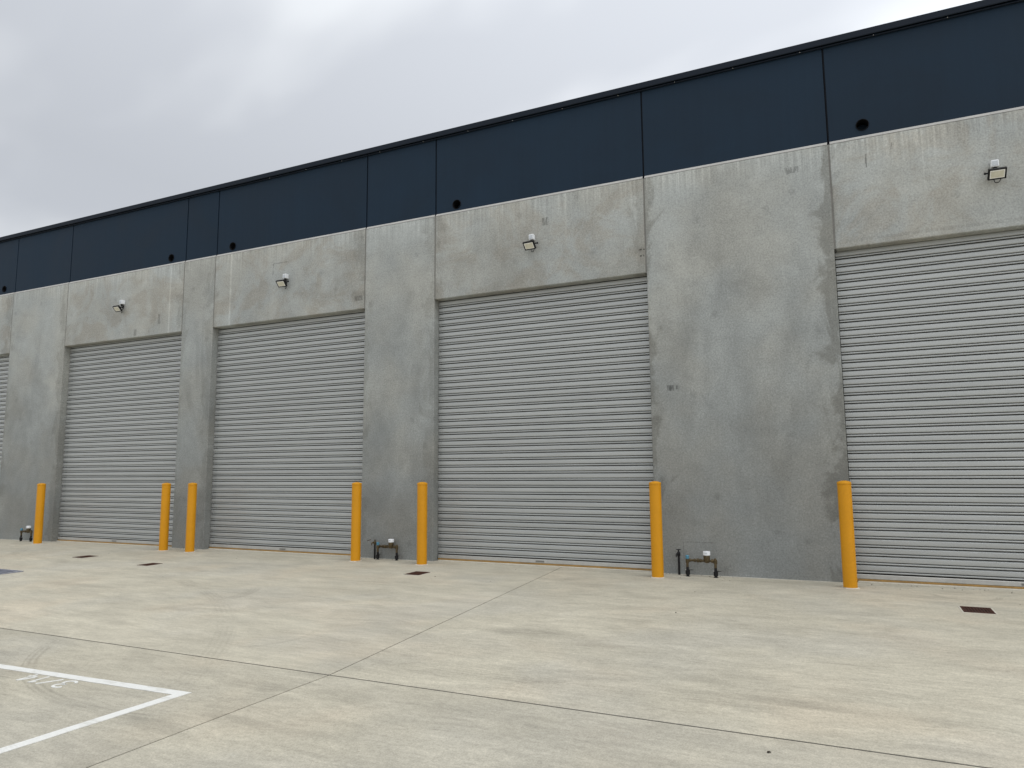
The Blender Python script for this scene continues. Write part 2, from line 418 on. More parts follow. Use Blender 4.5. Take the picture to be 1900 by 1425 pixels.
def b_lathe(bm, prof, cx=0.0, cy=0.0, n=24, cap=True):
    """prof: list of (radius, z)"""
    rings = []
    for r, z in prof:
        rings.append([bm.verts.new((cx + r * math.cos(2 * math.pi * k_ / n), cy + r * math.sin(2 * math.pi * k_ / n), z)) for k_ in range(n)])
    for r0, r1 in zip(rings, rings[1:]):
        for k_ in range(n): bm.faces.new((r0[k_], r0[(k_ + 1) % n], r1[(k_ + 1) % n], r1[k_]))
    if cap:
        bm.faces.new(rings[0]); bm.faces.new(rings[-1])


def tube(name, mat, pts, rad, parent=None, n=10, **props):
    bm = bmesh.new(); b_tube(bm, pts, rad, n)
    return new_obj(name, smooth_angle(finish(bm, name, mat)), parent, **props)


def lathe(name, mat, prof, parent=None, cx=0.0, cy=0.0, n=24, **props):
    bm = bmesh.new(); b_lathe(bm, prof, cx, cy, n)
    return new_obj(name, smooth_angle(finish(bm, name, mat)), parent, **props)


# ---------------------------------------------------------------- ground
bm = bmesh.new()
b_box(bm, -700, 700, -700, 700, -0.9, -0.16)
g = new_obj('ground', finish(bm, 'ground', 'ground')); g['kind'] = 'structure'; g['seed'] = 0.0; g['tone'] = 1.0

yard = bpy.data.objects.new('pavement', None); COL.objects.link(yard); yard['kind'] = 'structure'


def slab(poly, seed, tone=1.0):
    """one poured bay of the yard, a solid slab with slightly eased edges"""
    bm = bmesh.new()
    bot = [bm.verts.new((x, y, gz(x) - 0.14)) for x, y in poly]
    top = [bm.verts.new((x, y, gz(x))) for x, y in poly]
    n = len(poly)
    bm.faces.new(top); bm.faces.new(bot)
    for i in range(n): bm.faces.new((bot[i], bot[(i + 1) % n], top[(i + 1) % n], top[i]))
    bmesh.ops.bevel(bm, geom=[e for e in bm.edges if all(v in top for v in e.verts)], offset=0.0025, segments=1, affect='EDGES')
    return new_obj('concrete_slab', finish(bm, 'concrete_slab', 'ground'), yard, seed=seed, tone=tone)


# saw-cut joint lines as surveyed: one along the wall, one running out from it
hl = 0.0095
JL = lambda x: -6.175 + 0.0030 * (-x - 1.5) + 0.0042 * max(0.0, -x - 3.6)
JP = lambda y: (-3.64 + (y + 6.25) * -0.092) if y > -6.25 else (-3.64 + (y + 6.25) * 0.02)
h = 0.0058
xc = JP(-6.25)
yc = JL(xc)
XL, XR, YF = -45.0, 30.0, -45.0
slab([(XL, JL(-20.0) + hl), (-20.0, JL(-20.0) + hl), (xc - h, yc + hl), (JP(0.0) - h, 0.0), (JP(0.6) - h, 0.6), (XL, 0.6)], 0.0)
slab([(xc + h, yc + hl), (0.5, JL(0.5) + hl), (XR, JL(0.5) + hl), (XR, 0.6), (JP(0.6) + h, 0.6), (JP(0.0) + h, 0.0)], 0.04)
slab([(XL, YF), (JP(-20) - h, YF), (JP(-8) - h, -8.0), (xc - h, yc - hl), (-20.0, JL(-20.0) - hl), (XL, JL(-20.0) - hl)], 0.08, 0.90)
slab([(JP(-20) + h, YF), (XR, YF), (XR, JL(0.5) - hl), (0.5, JL(0.5) - hl), (xc + h, yc - hl), (JP(-8) + h, -8.0)], 0.12, 0.96)
# dark filler set down in the saw cuts
bm = bmesh.new()
for path, wd, axis in (([(XL, JL(-20.0)), (-20.0, JL(-20.0)), (xc, yc), (0.5, JL(0.5)), (XR, JL(0.5))], hl + 0.004, 1), ([(JP(-20), YF), (JP(-8), -8.0), (xc, yc), (JP(0.0), 0.0), (JP(0.6), 0.6)], h + 0.004, 0)):
    prev = None
    for x, y in path:
        ox, oy = (wd, 0) if axis == 0 else (0, wd)
        dz_ = 0.0035 if axis else 0.004
        cur = (bm.verts.new((x - ox, y - oy, gz(x) - dz_)), bm.verts.new((x + ox, y + oy, gz(x) - dz_)))
        if prev: bm.faces.new((prev[0], prev[1], cur[1], cur[0]))
        prev = cur
new_obj('joint_filler', finish(bm, 'joint_filler', 'filler'), yard)

# ---------------------------------------------------------------- the warehouse
ZB, ZT = 6.032, 7.50                 # foot and head of the painted band
ZH = 4.512                           # door head
TH = 0.20                            # panel thickness
XA, XB, XC, XD, XE, XF, XG, XH = -18.916, -16.757, -12.837, -11.912, -8.040, -6.518, -2.715, -0.054
X0L, X1R = -22.80, 3.75              # outer jambs of the first and last doors
XEND0, XEND1 = -30.0, 9.0
J = 0.010                            # half a panel joint

wh = thing('warehouse', 'long grey precast concrete warehouse with navy painted parapet and roller doors', 'warehouse', (0, 0, 0))

piers = [(XEND0, X0L, 0.98, 0.15), (XA, XB, 1.0, 0.16), (XC, XD, 0.96, 0.12), (XE, XF, 1.0, 0.12), (XG, XH, 1.0, 0.27), (X1R, XEND1, 1.0, 0.15)]
doors = [(X0L, XA), (XB, XC), (XD, XE), (XF, XG), (XH, X1R)]
lint_tone = [1.02, 1.03, 1.0, 0.99, 1.03]

CH = 0.010


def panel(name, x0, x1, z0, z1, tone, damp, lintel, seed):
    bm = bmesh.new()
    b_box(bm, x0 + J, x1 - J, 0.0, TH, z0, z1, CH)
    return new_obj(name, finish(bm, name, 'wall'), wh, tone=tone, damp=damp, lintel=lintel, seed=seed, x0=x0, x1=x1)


PIPES = ((-19.38, 6.214), (-13.293, 6.203), (-11.465, 6.205), (-6.087, 6.195), (0.39, 6.237))
PR = 0.083
YP = 0.030                           # the painted face sits back behind the ledge


def upper(x0, x1, i):
    """painted head of the panel with the sloping unpainted ledge under it; the pipe openings are cut right through"""
    xa, xb, z0, z1 = x0 + J + 0.003, x1 - J - 0.003, ZB + 0.030, ZT + 0.03
    bm = bmesh.new()
    fr = [bm.verts.new(v) for v in ((xa, YP, z0), (xb, YP, z0), (xb, YP, z1), (xa, YP, z1))]
    bk = [bm.verts.new((v.co.x, TH, v.co.z)) for v in fr]
    edges = [bm.edges.new((fr[k], fr[(k + 1) % 4])) for k in range(4)]
    for k in range(4): bm.faces.new((fr[k], fr[(k + 1) % 4], bk[(k + 1) % 4], bk[k]))
    bm.faces.new(bk)
    holes = [(px, pz) for px, pz in PIPES if xa < px < xb]
    for px, pz in holes:
        ring = [bm.verts.new((px + PR * math.cos(2 * math.pi * k / 32), YP, pz + PR * math.sin(2 * math.pi * k / 32))) for k in range(32)]
        edges += [bm.edges.new((ring[k], ring[(k + 1) % 32])) for k in range(32)]
    if holes: bmesh.ops.triangle_fill(bm, edges=edges, use_beauty=True, normal=(0, -1, 0))
    else: bm.faces.new(fr)
    me = finish(bm, 'painted_panel', 'navy')
    new_obj('painted_panel', me, wh, tone=1.0 + 0.05 * math.sin(i * 2.3))
    bm = bmesh.new()
    pr = [(0.0, ZB + 0.001), (0.004, ZB + 0.014), (YP + 0.003, ZB + 0.050), (YP + 0.06, ZB + 0.050), (YP + 0.06, ZB + 0.001)]
    en = [[bm.verts.new((xe, py, pz)) for py, pz in pr] for xe in (xa + 0.003, xb - 0.003)]
    for k in range(5): bm.faces.new((en[0][k], en[0][(k + 1) % 5], en[1][(k + 1) % 5], en[1][k]))
    bm.faces.new(en[0]); bm.faces.new(en[1])
    new_obj('panel_ledge', finish(bm, 'panel_ledge', 'edge'), wh)


k_ = 0
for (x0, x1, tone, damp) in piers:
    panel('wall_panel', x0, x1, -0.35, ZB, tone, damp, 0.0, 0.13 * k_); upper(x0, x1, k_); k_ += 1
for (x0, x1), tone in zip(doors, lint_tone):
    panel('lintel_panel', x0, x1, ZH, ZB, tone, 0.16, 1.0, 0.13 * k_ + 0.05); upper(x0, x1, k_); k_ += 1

for xj in (X0L, XA, XB, XC, XD, XE, XF, XG, XH, X1R):
    w = J + (0.008 if xj == XH else 0.002)
    box('joint_sealant', 'seal', xj - w, xj + w, 0.009, 0.05, ZH + 0.001, ZB, 0.0, wh)
    box('joint_sealant', 'sealdark', xj - w, xj + w, YP + 0.016, YP + 0.05, ZB, ZT, 0.0, wh)
# a backer-rod bead standing in the wide joint
tube('sealant_bead', 'sealdark', [(XH + 0.004, YP + 0.006, ZB + 0.05), (XH + 0.004, YP + 0.006, ZT)], 0.007, wh, 8)

# parapet capping: folded metal, fixed with rivets
bm = bmesh.new()
prof = [(-0.030, 7.508), (-0.036, 7.520), (-0.036, 7.604), (0.30, 7.590), (0.30, 7.46), (0.285, 7.46), (0.285, 7.578), (-0.024, 7.592), (-0.024, 7.514)]
ends = []
for xe in (XEND0 - 0.03, XEND1 + 0.03): ends.append([bm.verts.new((xe, py, pz)) for py, pz in prof])
n = len(prof)
for i in range(n): bm.faces.new((ends[0][i], ends[0][(i + 1) % n], ends[1][(i + 1) % n], ends[1][i]))
bm.faces.new(ends[0]); bm.faces.new(ends[1])
new_obj('parapet_capping', finish(bm, 'parapet_capping', 'flash'), wh)
# a second narrow fold seen below the cap
box('capping_drip_fold', 'flash', XEND0, XEND1, -0.006, YP - 0.0015, 7.484, 7.500, 0.003, wh)
bm = bmesh.new(); b_lathe(bm, [(0.006, -0.006), (0.006, 0.0), (0.003, 0.004)], n=8)
bmesh.ops.rotate(bm, verts=bm.verts, matrix=Matrix.Rotation(math.radians(90), 3, 'X'))
rivet_me = finish(bm, 'rivet', 'rail')
for i in range(14):
    r = new_obj('rivet', rivet_me, wh); r.location = (1.494 - 0.92 * i + 0.03 * math.sin(i * 1.7), -0.010, 7.493)

# body behind the front panels
box('side_wall', 'edge', XEND0 + 0.012, XEND0 + TH, TH - 0.02, 28.05, -0.3, 7.45, 0.0, wh)
box('side_wall', 'edge', XEND1 - TH, XEND1 - 0.012, TH - 0.02, 28.05, -0.3, 7.45, 0.0, wh)
box('rear_wall', 'edge', XEND0, XEND1, 28.0, 28.2, -0.3, 7.45, 0.0, wh)
box('roof', 'roof', XEND0 + 0.05, XEND1 - 0.05, TH - 0.03, 28.1, 7.0, 7.12, 0.0, wh)

# overflow pipes through the parapet
for px, pz in PIPES:
    bm = bmesh.new()
    b_lathe(bm, [(PR - 0.0005, -0.25), (PR - 0.0005, 0.012), (PR - 0.005, 0.013), (PR - 0.006, 0.012), (PR - 0.006, -0.25)], n=32, cap=True)
    bmesh.ops.rotate(bm, verts=bm.verts, matrix=Matrix.Rotation(math.radians(90), 3, 'X'))
    o = new_obj('overflow_pipe', smooth_angle(finish(bm, 'overflow_pipe', 'void')), wh); o.location = (px, YP, pz)

# roller doors: curtain of interlocking slats, guides, bottom rail and weather strip
P = 0.1130
YD = 0.158
PLATE = [(0.022, -0.0030), (0.013, -0.0005), (0.0010, 0.0095), (0.0, 0.0120), (-0.0012, 0.037), (0.0, 0.0615), (0.0050, 0.0675), (0.0160, 0.0715),
         (0.0185, 0.0690), (0.0075, 0.0645), (0.0030, 0.0600), (0.0018, 0.037), (0.0030, 0.0130), (0.0150, 0.0020), (0.0230, 0.0000)]
CURL = [(0.016, 0.0760), (0.0030, 0.0820), (0.0005, 0.0850), (0.0005, 0.0955), (0.0040, 0.0985), (0.016, 0.1015), (0.020, 0.0985), (0.020, 0.0800)]


def slat_mesh(width):
    """pressed plate and the hinge curl under it; the narrow slots beside the curl open into the dark building"""
    bm = bmesh.new()
    for prof in (PLATE, CURL):
        rows = [[bm.verts.new((xe, yy, -t)) for yy, t in prof] for xe in (-width / 2, width / 2)]
        n = len(prof)
        for i in range(n): bm.faces.new((rows[0][i], rows[0][(i + 1) % n], rows[1][(i + 1) % n], rows[1][i]))
        bm.faces.new(rows[0]); bm.faces.new(rows[1])
    return smooth_angle(finish(bm, 'slat', 'slat'), 12)


for di, (x0, x1) in enumerate(doors):
    xm = 0.5 * (x0 + x1); w = x1 - x0 + 2 * J
    z0 = gz(xm)
    # dark guide channels, head seal and the roll inside the building
    bm = bmesh.new()
    b_box(bm, x0 - J + 0.001, x0 - J + 0.030, YD + 0.046, YD + 0.09, z0 - 0.10, ZH - 0.001)
    b_box(bm, x1 + J - 0.030, x1 + J - 0.001, YD + 0.046, YD + 0.09, z0 - 0.10, ZH - 0.001)
    bmesh.ops.create_cone(bm, cap_ends=True, segments=24, radius1=0.22, radius2=0.22, depth=x1 - x0, matrix=Matrix.Translation((xm, YD + 0.30, ZH + 0.26)) @ Matrix.Rotation(math.radians(90), 4, 'Y'))
    b_box(bm, x0 + J, x1 - J, YD + 0.048, YD + 0.07, ZH - 0.03, ZH + 0.30)
    dr = new_obj('roller_door', finish(bm, 'roller_door', 'black'), wh)
    sm = slat_mesh(w - 0.012)
    zt = z0 + 0.100 + 39 * P
    for s in range(39):
        sl = new_obj('slat', sm, dr)
        sl.location = (xm + 0.0012 * math.sin(s * 2.1 + di), YD + 0.0009 * math.sin(s * 1.3 + di * 2), zt - s * P)
    sl = new_obj('slat', sm, dr); sl.location = (xm, YD + 0.004, zt + P)
    # bottom rail
    bm = bmesh.new(); b_box(bm, xm - w / 2 + 0.012, xm + w / 2 - 0.012, YD - 0.012, YD + 0.03, z0 + 0.036, z0 + 0.096, 0.005)
    rail = new_obj('bottom_rail', finish(bm, 'bottom_rail', 'rail'), dr)
    bm = bmesh.new(); b_box(bm, xm - w / 2 + 0.012, xm + w / 2 - 0.012, YD - 0.017, YD + 0.028, z0 - 0.012, z0 + 0.034, 0.006)
    new_obj('weather_strip', finish(bm, 'weather_strip', 'strip'), dr)
    box('lift_handle', 'seal', xm - 0.075, xm + 0.075, YD - 0.017, YD - 0.0125, z0 + 0.052, z0 + 0.078, 0.002, dr)
    # strip of slurry where the slab was cast up to the door
    box('threshold_slurry', 'grout', x0 + 0.02, x1 - 0.02, YD - 0.055, YD - 0.019, z0 - 0.03, z0 + 0.0105, 0.003, wh)

# pale slurry left on the slab along the pier feet
rs = random.Random(21)
for (x0, x1, _t, _d) in piers:
    bm = bmesh.new(); n = max(12, int((x1 - x0) / 0.05)); prev = None
    for i in range(n + 1):
        xx = x0 + J + (x1 - x0 - 2 * J) * i / n
        wd = 0.022 + 0.016 * math.sin(xx * 3.1) + 0.014 * math.sin(xx * 9.7) + rs.uniform(-0.006, 0.010)
        cur = (bm.verts.new((xx, 0.002, gz(xx) + 0.003)), bm.verts.new((xx, -max(wd, 0.006), gz(xx) + 0.0008)))
        if prev: bm.faces.new((prev[0], prev[1], cur[1], cur[0]))
        prev = cur
    new_obj('slurry_edge', finish(bm, 'slurry_edge', 'grout'), wh)

# ---------------------------------------------------------------- bollards
bx = [-16.578, -12.551, -11.812, -7.820, -6.482, -2.576, -0.121]
blab = ['yellow bollard farthest left, beside the half hidden water meter',
        'yellow bollard in front of the right edge of the second roller door from the left',
        'yellow bollard before the narrowest concrete pier, left of the third door',
        'yellow bollard at the right jamb of the third roller door from the left',
        'yellow bollard on the right of the water meter with the red handled tap',
        'yellow bollard left of the widest concrete pier, beside the black standpipe tap',
        'yellow bollard farthest right, beside the rightmost roller door']
BR, BH = 0.0835, 1.331
bm = bmesh.new(); b_lathe(bm, [(BR, -0.25), (BR, BH - 0.046), (BR - 0.003, BH - 0.043)], n=40)
post_me = smooth_angle(finish(bm, 'post', 'yellow'))
bm = bmesh.new(); b_lathe(bm, [(BR - 0.004, BH - 0.050), (BR - 0.004, BH - 0.042), (BR + 0.002, BH - 0.041), (BR + 0.0025, BH - 0.016), (BR - 0.004, BH - 0.009), (BR * 0.72, BH - 0.001), (BR * 0.40, BH + 0.006), (0.006, BH + 0.009)], n=40)
cap_me = smooth_angle(finish(bm, 'cap', 'yellow'), 40)
for i, x in enumerate(bx):
    t = thing('bollard', blab[i], 'bollard', (x, -0.414, gz(x)), 'yellow bollards guarding the door jambs', 0.7 * i)
    new_obj('post', post_me, t); new_obj('cap', cap_me, t)
    random.seed(50 + i)
    bm = bmesh.new(); n = 30; ring = []
    for r0, zz in ((BR - 0.004, 0.007), (BR + 0.010, 0.007), (None, 0.0008)):
        rr = []
        for k in range(n):
            a = 2 * math.pi * k / n
            r = r0 if r0 else BR + 0.030 + 0.014 * math.sin(2 * a + i) + 0.010 * math.sin(5 * a + 2 * i) + random.uniform(-0.008, 0.008)
            rr.append(bm.verts.new((r * math.cos(a), r * math.sin(a), zz)))
        ring.append(rr)
    for r0, r1 in zip(ring, ring[1:]):
        for k in range(n): bm.faces.new((r0[k], r0[(k + 1) % n], r1[(k + 1) % n], r1[k]))
    new_obj('grout_collar', finish(bm, 'grout_collar', 'grout'), t)

# ---------------------------------------------------------------- flood lights
lights = [(-14.73, 'floodlight over the second door from the left, farthest left of the four'),
          (-9.93, 'floodlight over the third roller door from the left'),
          (-4.61, 'floodlight over the door left of the widest concrete pier'),
          (1.86, 'floodlight over the rightmost door, largest in view, cable looped below')]


def floodlight(x, label, yaw):
    t = thing('floodlight', label, 'floodlight', (x, 0.0, 5.345), 'floodlights over the roller doors')
    # junction and sensor box
    bx_ = box('sensor_box', 'white', -0.044, 0.044, -0.085, -0.001, -0.046, 0.046, 0.010, t, 3)
    box('box_cover', 'cover', -0.031, 0.031, -0.0885, -0.0845, -0.031, 0.031, 0.002, bx_)
    # neck, arm and hinge
    tube('neck', 'black', [(0.0, -0.050, -0.045), (0.0, -0.052, -0.090)], [0.026, 0.020], t, 12)
    tube('bracket_arm', 'black', [(0.0, -0.002, -0.125), (0.0, -0.05, -0.112), (0.0, -0.10, -0.125)], 0.012, t, 8)
    tube('hinge_bolt', 'black', [(-0.118 if x > 0 else -0.02, -0.095, -0.125), (0.02 if x > 0 else 0.118, -0.095, -0.125)], 0.010, t, 8)
    for s in ((-1,) if x > 0 else (1,)): tube('hinge_knob', 'black', [(s * 0.112, -0.095, -0.125), (s * 0.130, -0.095, -0.125)], 0.016, t, 10)
    # lamp head leaning out and facing down
    a = math.radians(42)
    head = bpy.data.meshes.new('lamp_head')
    bm = bmesh.new()
    W, H, D = 0.100, 0.072, 0.020
    b_box(bm, -W, W, -D, D, -H, H, 0.006, 2)
    fr = [f for f in bm.faces if f.normal.y < -0.9 and f.calc_area() > 0.01]
    r_ = bmesh.ops.inset_region(bm, faces=fr, thickness=0.017)
    bmesh.ops.translate(bm, verts=list({v for f in fr for v in f.verts}), vec=(0, 0.005, 0))
    for i in range(7):
        xx = -0.075 + i * 0.025
        b_box(bm, xx - 0.003, xx + 0.003, D - 0.001, D + 0.014, -0.055, 0.055)
    hd = new_obj('lamp_head', finish(bm, 'lamp_head', 'black'), t)
    hd.location = (0.0, -0.150, -0.165); hd.rotation_euler = (a, 0, yaw)
    ln = box('lens', 'lensrim', -W + 0.020, W - 0.020, -D + 0.0020, -D + 0.0049, -H + 0.020, H - 0.020, 0.0, hd)
    box('led_board', 'lens', -W + 0.032, W - 0.032, -D - 0.0010, -D + 0.0019, -H + 0.031, H - 0.031, 0.0, hd)
    tube('cable', 'black', [(0.05, -0.09, -0.17), (0.045, -0.06, -0.225), (0.02, -0.05, -0.250), (-0.01, -0.04, -0.240), (-0.02, -0.02, -0.19), (-0.005, -0.012, -0.13), (0, -0.012, -0.06)], 0.005, t, 6)
    return t


for i, (x, lab) in enumerate(lights): floodlight(x, lab, math.radians((-2, 3, -4, 2)[i]))


# ---------------------------------------------------------------- water meters and taps
def meter(x, y, length, label):
    """brass meter set between two risers; x is the left riser"""
    t = thing('water_meter', label, 'water meter', (x, y, gz(x)), 'water meters at the pier feet')
    z = 0.225
    # risers: black valve below, brass above
    for k, xx in enumerate((0.0, length)):
        lathe('riser', 'brass', [(0.018, 0.13), (0.018, 0.185), (0.026, 0.188), (0.026, z + 0.014), (0.014, z + 0.022)], t, xx, 0.0, 14)
        lathe('ball_valve', 'black', [(0.034, -0.03), (0.034, 0.004), (0.022, 0.006), (0.022, 0.022), (0.031, 0.024), (0.032, 0.080), (0.022, 0.084), (0.019, 0.132)], t, xx, 0.0, 14)
        bm = bmesh.new(); b_box(bm, xx - 0.034, xx + 0.034, -0.006, 0.006, 0.082, 0.094, 0.003)
        new_obj('valve_bolt', finish(bm, 'valve_bolt', 'rail'), t)
        tube('valve_lever', 'black', [(xx, -0.022, 0.070), (xx + 0.03, -0.030, 0.092), (xx + 0.085, -0.034, 0.096)], [0.006, 0.006, 0.004], t, 6)
    # cross pipe with nuts
    xm = length * 0.70
    bm = bmesh.new()
    b_tube(bm, [(0.0, 0, z), (length, 0, z)], 0.0175, 12)
    for xx, hw, rr in ((0.030, 0.014, 0.022), (0.105, 0.012, 0.023), (0.150, 0.016, 0.026), (xm - 0.085, 0.012, 0.024), (xm + 0.075, 0.012, 0.024), (length - 0.03, 0.013, 0.023)):
        if xx < length: b_tube(bm, [(xx - hw, 0, z), (xx + hw, 0, z)], rr * 1.15, 6)
    new_obj('cross_pipe', finish(bm, 'cross_pipe', 'brass'), t)
    body = lathe('meter_body', 'brass', [(0.018, z - 0.030), (0.036, z - 0.022), (0.043, z + 0.010), (0.046, z + 0.070), (0.044, z + 0.076)], t, xm, 0.0, 24)
    lathe('meter_register', 'white', [(0.043, z + 0.076), (0.050, z + 0.079), (0.050, z + 0.126), (0.047, z + 0.131), (0.010, z + 0.133)], body, xm, 0.0, 24)
    box('register_plate', 'cover', xm - 0.020, xm + 0.020, -0.0525, -0.0495, z + 0.105, z + 0.117, 0.0, body)
    lathe('valve_cap', 'blue', [(0.019, z + 0.016), (0.025, z + 0.020), (0.026, z + 0.060), (0.018, z + 0.068), (0.004, z + 0.070)], t, 0.0, 0.0, 16)
    lathe('union_cap', 'brass', [(0.016, z + 0.014), (0.016, z + 0.030), (0.008, z + 0.040), (0.003, z + 0.041)], t, length, 0.0, 12)
    return t


meter(-2.207, -0.17, 0.388, 'brass water meter with white cap at the foot of the widest pier')
meter(-7.585, -0.10, 0.394, 'brass water meter with white cap between the two yellow bollards, with red handled tap')
meter(-17.636, -0.15, 0.370, 'brass water meter with white cap at the far left, partly behind a bollard')


def tap(x, y, top, label, red):
    t = thing('garden_tap', label, 'tap', (x, y, gz(x)))
    tube('standpipe', 'black', [(0, 0, -0.05), (0, 0, top - 0.05)], 0.016, t, 12)
    lathe('tap_body', 'brass' if red else 'black', [(0.018, top - 0.055), (0.024, top - 0.045), (0.024, top - 0.005), (0.014, top + 0.004), (0.009, top + 0.035)], t, 0, 0, 12)
    tube('spout', 'brass' if red else 'black', [(0, -0.01, top - 0.015), (-0.015, -0.05, top - 0.015), (-0.02, -0.066, top - 0.035), (-0.02, -0.068, top - 0.06)], [0.012, 0.013, 0.012, 0.013], t, 10)
    bm = bmesh.new()
    b_box(bm, -0.034, 0.034, -0.007, 0.007, top + 0.034, top + 0.044, 0.003)
    b_box(bm, -0.007, 0.007, -0.034, 0.034, top + 0.0345, top + 0.0435, 0.003)
    hd = new_obj('tap_handle', finish(bm, 'tap_handle', 'rust' if red else 'black'), t)
    if red: hd.rotation_euler = (0, math.radians(-18), 0.4)
    return t


tap(-2.352, -0.06, 0.315, 'thin black standpipe tap at the left foot of the widest pier', False)
tap(-7.668, -0.075, 0.300, 'tap with a rusty red handle on a standpipe beside the middle water meter', True)


# ---------------------------------------------------------------- drain covers in the yard
def pit(cx, cy, wx, wy, rot, label, name='drain_cover'):
    t = thing(name, label, 'drain cover', (cx, cy, gz(cx)), 'rusty drain covers along the doors', rot)
    hx, hy = wx / 2, wy / 2
    box('cover_frame', 'rust', -hx, hx, -hy, -hy + 0.018, 0.0015, 0.008, 0.001, t)
    box('cover_frame', 'rust', -hx, hx, hy - 0.018, hy, 0.0015, 0.008, 0.001, t)
    box('cover_frame', 'rust', -hx, -hx + 0.018, -hy + 0.0185, hy - 0.0185, 0.0015, 0.008, 0.001, t)
    box('cover_frame', 'rust', hx - 0.018, hx, -hy + 0.0185, hy - 0.0185, 0.0015, 0.008, 0.001, t)
    box('pit_shade', 'rustshade', -hx + 0.019, hx - 0.019, -hy + 0.019, hy - 0.019, 0.0012, 0.003, 0.0, t)  # dark rust plate on the slab, painted in for the pit's shade
    bm = bmesh.new()
    nb = 9
    for i in range(nb):
        xx = -hx + 0.03 + i * (wx - 0.06) / (nb - 1)
        b_box(bm, xx - 0.0055, xx + 0.0055, -hy + 0.0188, hy - 0.0188, 0.0032, 0.0076)
    for i in range(5):
        yy = -hy + 0.05 + i * (wy - 0.10) / 4
        b_box(bm, -hx + 0.0188, hx - 0.0188, yy - 0.004, yy + 0.004, 0.0031, 0.0064)
    o = new_obj('grating', finish(bm, 'grating', 'rust'), t); o['kind'] = 'stuff'
    # pale grout edge around the frame
    bm = bmesh.new()
    e = 0.016
    b_box(bm, -hx - e, hx + e, -hy - e, -hy - 0.0005, -0.01, 0.0035); b_box(bm, -hx - e, hx + e, hy + 0.0005, hy + e, -0.01, 0.0035)
    b_box(bm, -hx - e, -hx - 0.0005, -hy, hy, -0.01, 0.0034); b_box(bm, hx + 0.0005, hx + e, -hy, hy, -0.01, 0.0034)
    new_obj('grout_edge', finish(bm, 'grout_edge', 'grout'), t)


pit(-12.985, -1.735, 0.28, 0.33, 0.0, 'rusty square drain cover farthest left, before the second door from the left')
pit(-10.797, -2.09, 0.24, 0.31, 0.0, 'rusty square drain cover before the third door, second from the left')
pit(-5.965, -1.347, 0.25, 0.33, 0.0, 'rusty square drain cover beside the bollard at the door left of the widest pier')
pit(1.090, -1.535, 0.28, 0.34, 0.0, 'rusty brown drain cover on the right, before the rightmost door')

t = thing('grated_pit', 'wide galvanised steel drain grate cut off at the left edge of the photograph', 'drain grate', (-12.45, -3.655, gz(-12.45)))
box('drain_plate', 'navyplate', -0.47, 0.47, -0.19, 0.19, 0.0012, 0.003, 0.0, t)  # flat dark blue plate laid under the bars
for s in (-1, 1):
    box('grate_frame', 'galv', -0.49, 0.49, s * 0.20 - 0.010, s * 0.20 + 0.010, 0.001, 0.016, 0.002, t)
    box('grate_frame', 'galv', s * 0.48 - 0.010, s * 0.48 + 0.010, -0.1895, 0.1895, 0.001, 0.016, 0.002, t)
for i in range(4):
    yy = -0.135 + i * 0.09
    box('grate_bar', 'galv', -0.469, 0.469, yy - 0.013, yy + 0.013, 0.0035, 0.015, 0.002, t)

# ---------------------------------------------------------------- painted parking bay
mk = thing('parking_bay_marking', 'white painted parking bay corner with stencilled bay number 3/14', 'bay marking')


def flat(name, polys, parent, lift=0.004):
    bm = bmesh.new()
    for poly in polys:
        top = [bm.verts.new((x, y, gz(x) + lift)) for x, y in poly]
        bot = [bm.verts.new((x, y, gz(x) + 0.0006)) for x, y in poly]
        bm.faces.new(top)
        for i in range(len(poly)): bm.faces.new((bot[i], bot[(i + 1) % len(poly)], top[(i + 1) % len(poly)], top[i]))
    return new_obj(name, finish(bm, name, 'line'), parent)


def ragged(a, b_, n, amp, rnd):
    a, b_ = Vector(a), Vector(b_); d_ = b_ - a; nn = Vector((-d_.y, d_.x)).normalized()
    return [tuple(a + d_ * (i / n) + nn * (rnd.uniform(-amp, amp) if 0 < i < n else 0)) for i in range(n + 1)]


rnd = random.Random(3)
k0 = Vector((-4.225, -6.904))                   # outer corner of the bay
u1 = (Vector((-6.29, -6.984)) - k0).normalized(); n1_ = Vector((-u1.y, u1.x));  n1_ = n1_ if n1_.y < 0 else -n1_
u2 = (Vector((-4.285, -8.117)) - k0).normalized(); n2_ = Vector((-u2.y, u2.x)); n2_ = n2_ if n2_.x < 0 else -n2_
w1, w2 = 0.078, 0.072
inner = k0 + u1 * 0.085 + u2 * 0.080
L1, L2 = 5.2, 5.0
flat('bay_line', [ragged(k0, k0 + u1 * L1, 60, 0.0022, rnd) + ragged(k0 + u1 * L1 + n1_ * w1, inner, 60, 0.0022, rnd)], mk)
flat('bay_line', [ragged(k0 + u2 * 0.004 + u1 * 0.004, k0 + u2 * L2, 60, 0.0022, rnd) + ragged(k0 + u2 * L2 + n2_ * w2, inner + u2 * 0.003, 60, 0.0022, rnd)], mk, 0.0048)


def stroke(pts, w):
    """stencil stroke as quads; local u runs along -X, v along -Y"""
    out = []
    pts = [Vector(p_) for p_ in pts]
    nrm = []
    for i in range(len(pts)):
        d_ = (pts[min(i + 1, len(pts) - 1)] - pts[max(i - 1, 0)]).normalized(); nrm.append(Vector((-d_.y, d_.x)))
    for i in range(len(pts) - 1):
        out.append([pts[i] + nrm[i] * w, pts[i + 1] + nrm[i + 1] * w, pts[i + 1] - nrm[i + 1] * w, pts[i] - nrm[i] * w])
    return out


def glyph(name, strokes, x, y, w=0.0085, slant=0.0):
    polys = []
    for s in strokes:
        for qd in stroke(s, w): polys.append([(x - p_.x - slant * p_.y, y - p_.y) for p_ in qd])
    return flat(name, polys, mk)


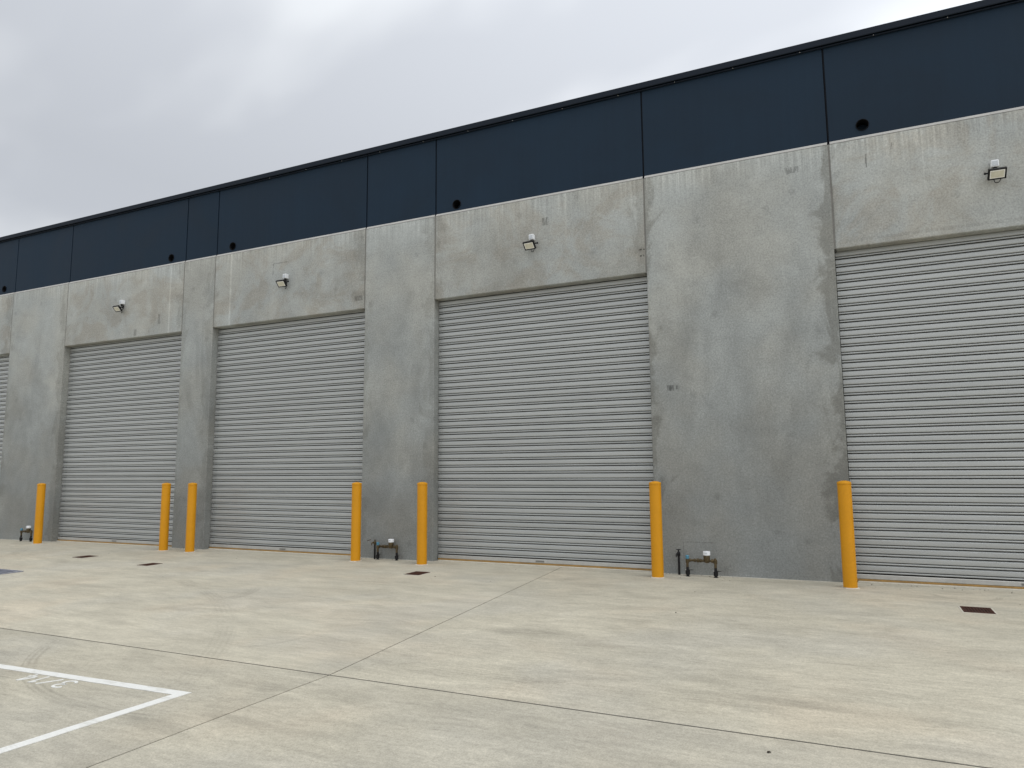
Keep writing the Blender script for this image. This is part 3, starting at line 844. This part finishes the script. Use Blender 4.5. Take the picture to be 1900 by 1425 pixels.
def arc(cx, cy, rx, ry, a0, a1, n=8):
    return [(cx + rx * math.cos(math.radians(a0 + (a1 - a0) * i / n)), cy + ry * math.sin(math.radians(a0 + (a1 - a0) * i / n))) for i in range(n + 1)]


Y0 = -7.052
glyph('numeral_three', [arc(0.045, 0.117, 0.046, 0.036, 165, -105, 14), arc(0.045, 0.040, 0.050, 0.040, 105, -165, 14)], -5.208, Y0, 0.0105)
glyph('slash', [[(0.0, 0.0), (0.085, 0.150)]], -5.378, Y0 - 0.005, 0.0105)
glyph('numeral_one', [[(0.035, 0.0), (0.035, 0.155)], [(0.026, 0.146), (0.000, 0.118)]], -5.518, Y0, 0.0098)
glyph('numeral_four', [[(0.065, 0.0), (0.065, 0.155)], [(0.055, 0.150), (0.006, 0.052)], [(0.004, 0.044), (0.052, 0.044)], [(0.076, 0.044), (0.094, 0.044)]], -5.628, Y0, 0.0095)

# ---------------------------------------------------------------- litter
bm = bmesh.new()
c = [bm.verts.new(v) for v in ((-0.022, 0, 0.004), (-0.008, 0.012, 0.014), (0.014, 0.010, 0.011), (0.026, 0.0, 0.004), (0.012, -0.012, 0.012), (-0.010, -0.011, 0.009), (0.0, 0.0, 0.003))]
for i in range(6): bm.faces.new((c[i], c[(i + 1) % 6], c[6]))
bmesh.ops.solidify(bm, geom=bm.faces[:], thickness=0.0015)
lf = new_obj('dry_leaf', finish(bm, 'dry_leaf', 'leaf'))
lf.location = (-0.494, -6.419, gz(-0.494)); lf.rotation_euler = (0, 0, 0.8); lf.scale = (0.6, 0.6, 0.6)
lf['label'] = 'small dry brown leaf lying on the slab near the bottom edge'; lf['category'] = 'leaf'

rnd = random.Random(11)
bm = bmesh.new()
for i in range(120):
    if rnd.random() < 0.85:
        xx = rnd.choice([rnd.uniform(-2.65, -1.5), rnd.uniform(-0.1, 2.2), rnd.uniform(-8, -6.6), rnd.uniform(-12.7, -12.0)]); yy = -rnd.random() ** 2 * 0.35 - 0.012
    else:
        xx = rnd.uniform(-16, 3); yy = rnd.uniform(-3.0, -0.1)
    s = rnd.uniform(0.002, 0.007)
    r_ = bmesh.ops.create_icosphere(bm, subdivisions=1, radius=s)
    for v in r_['verts']: v.co = Vector((xx + v.co.x * rnd.uniform(0.9, 1.5), yy + v.co.y, gz(xx) + s * 0.5 + v.co.z * 0.7))
gr = new_obj('grit', finish(bm, 'grit', 'pebble')); gr['kind'] = 'stuff'
gr['label'] = 'scattered dark grit along the foot of the wall'; gr['category'] = 'grit'
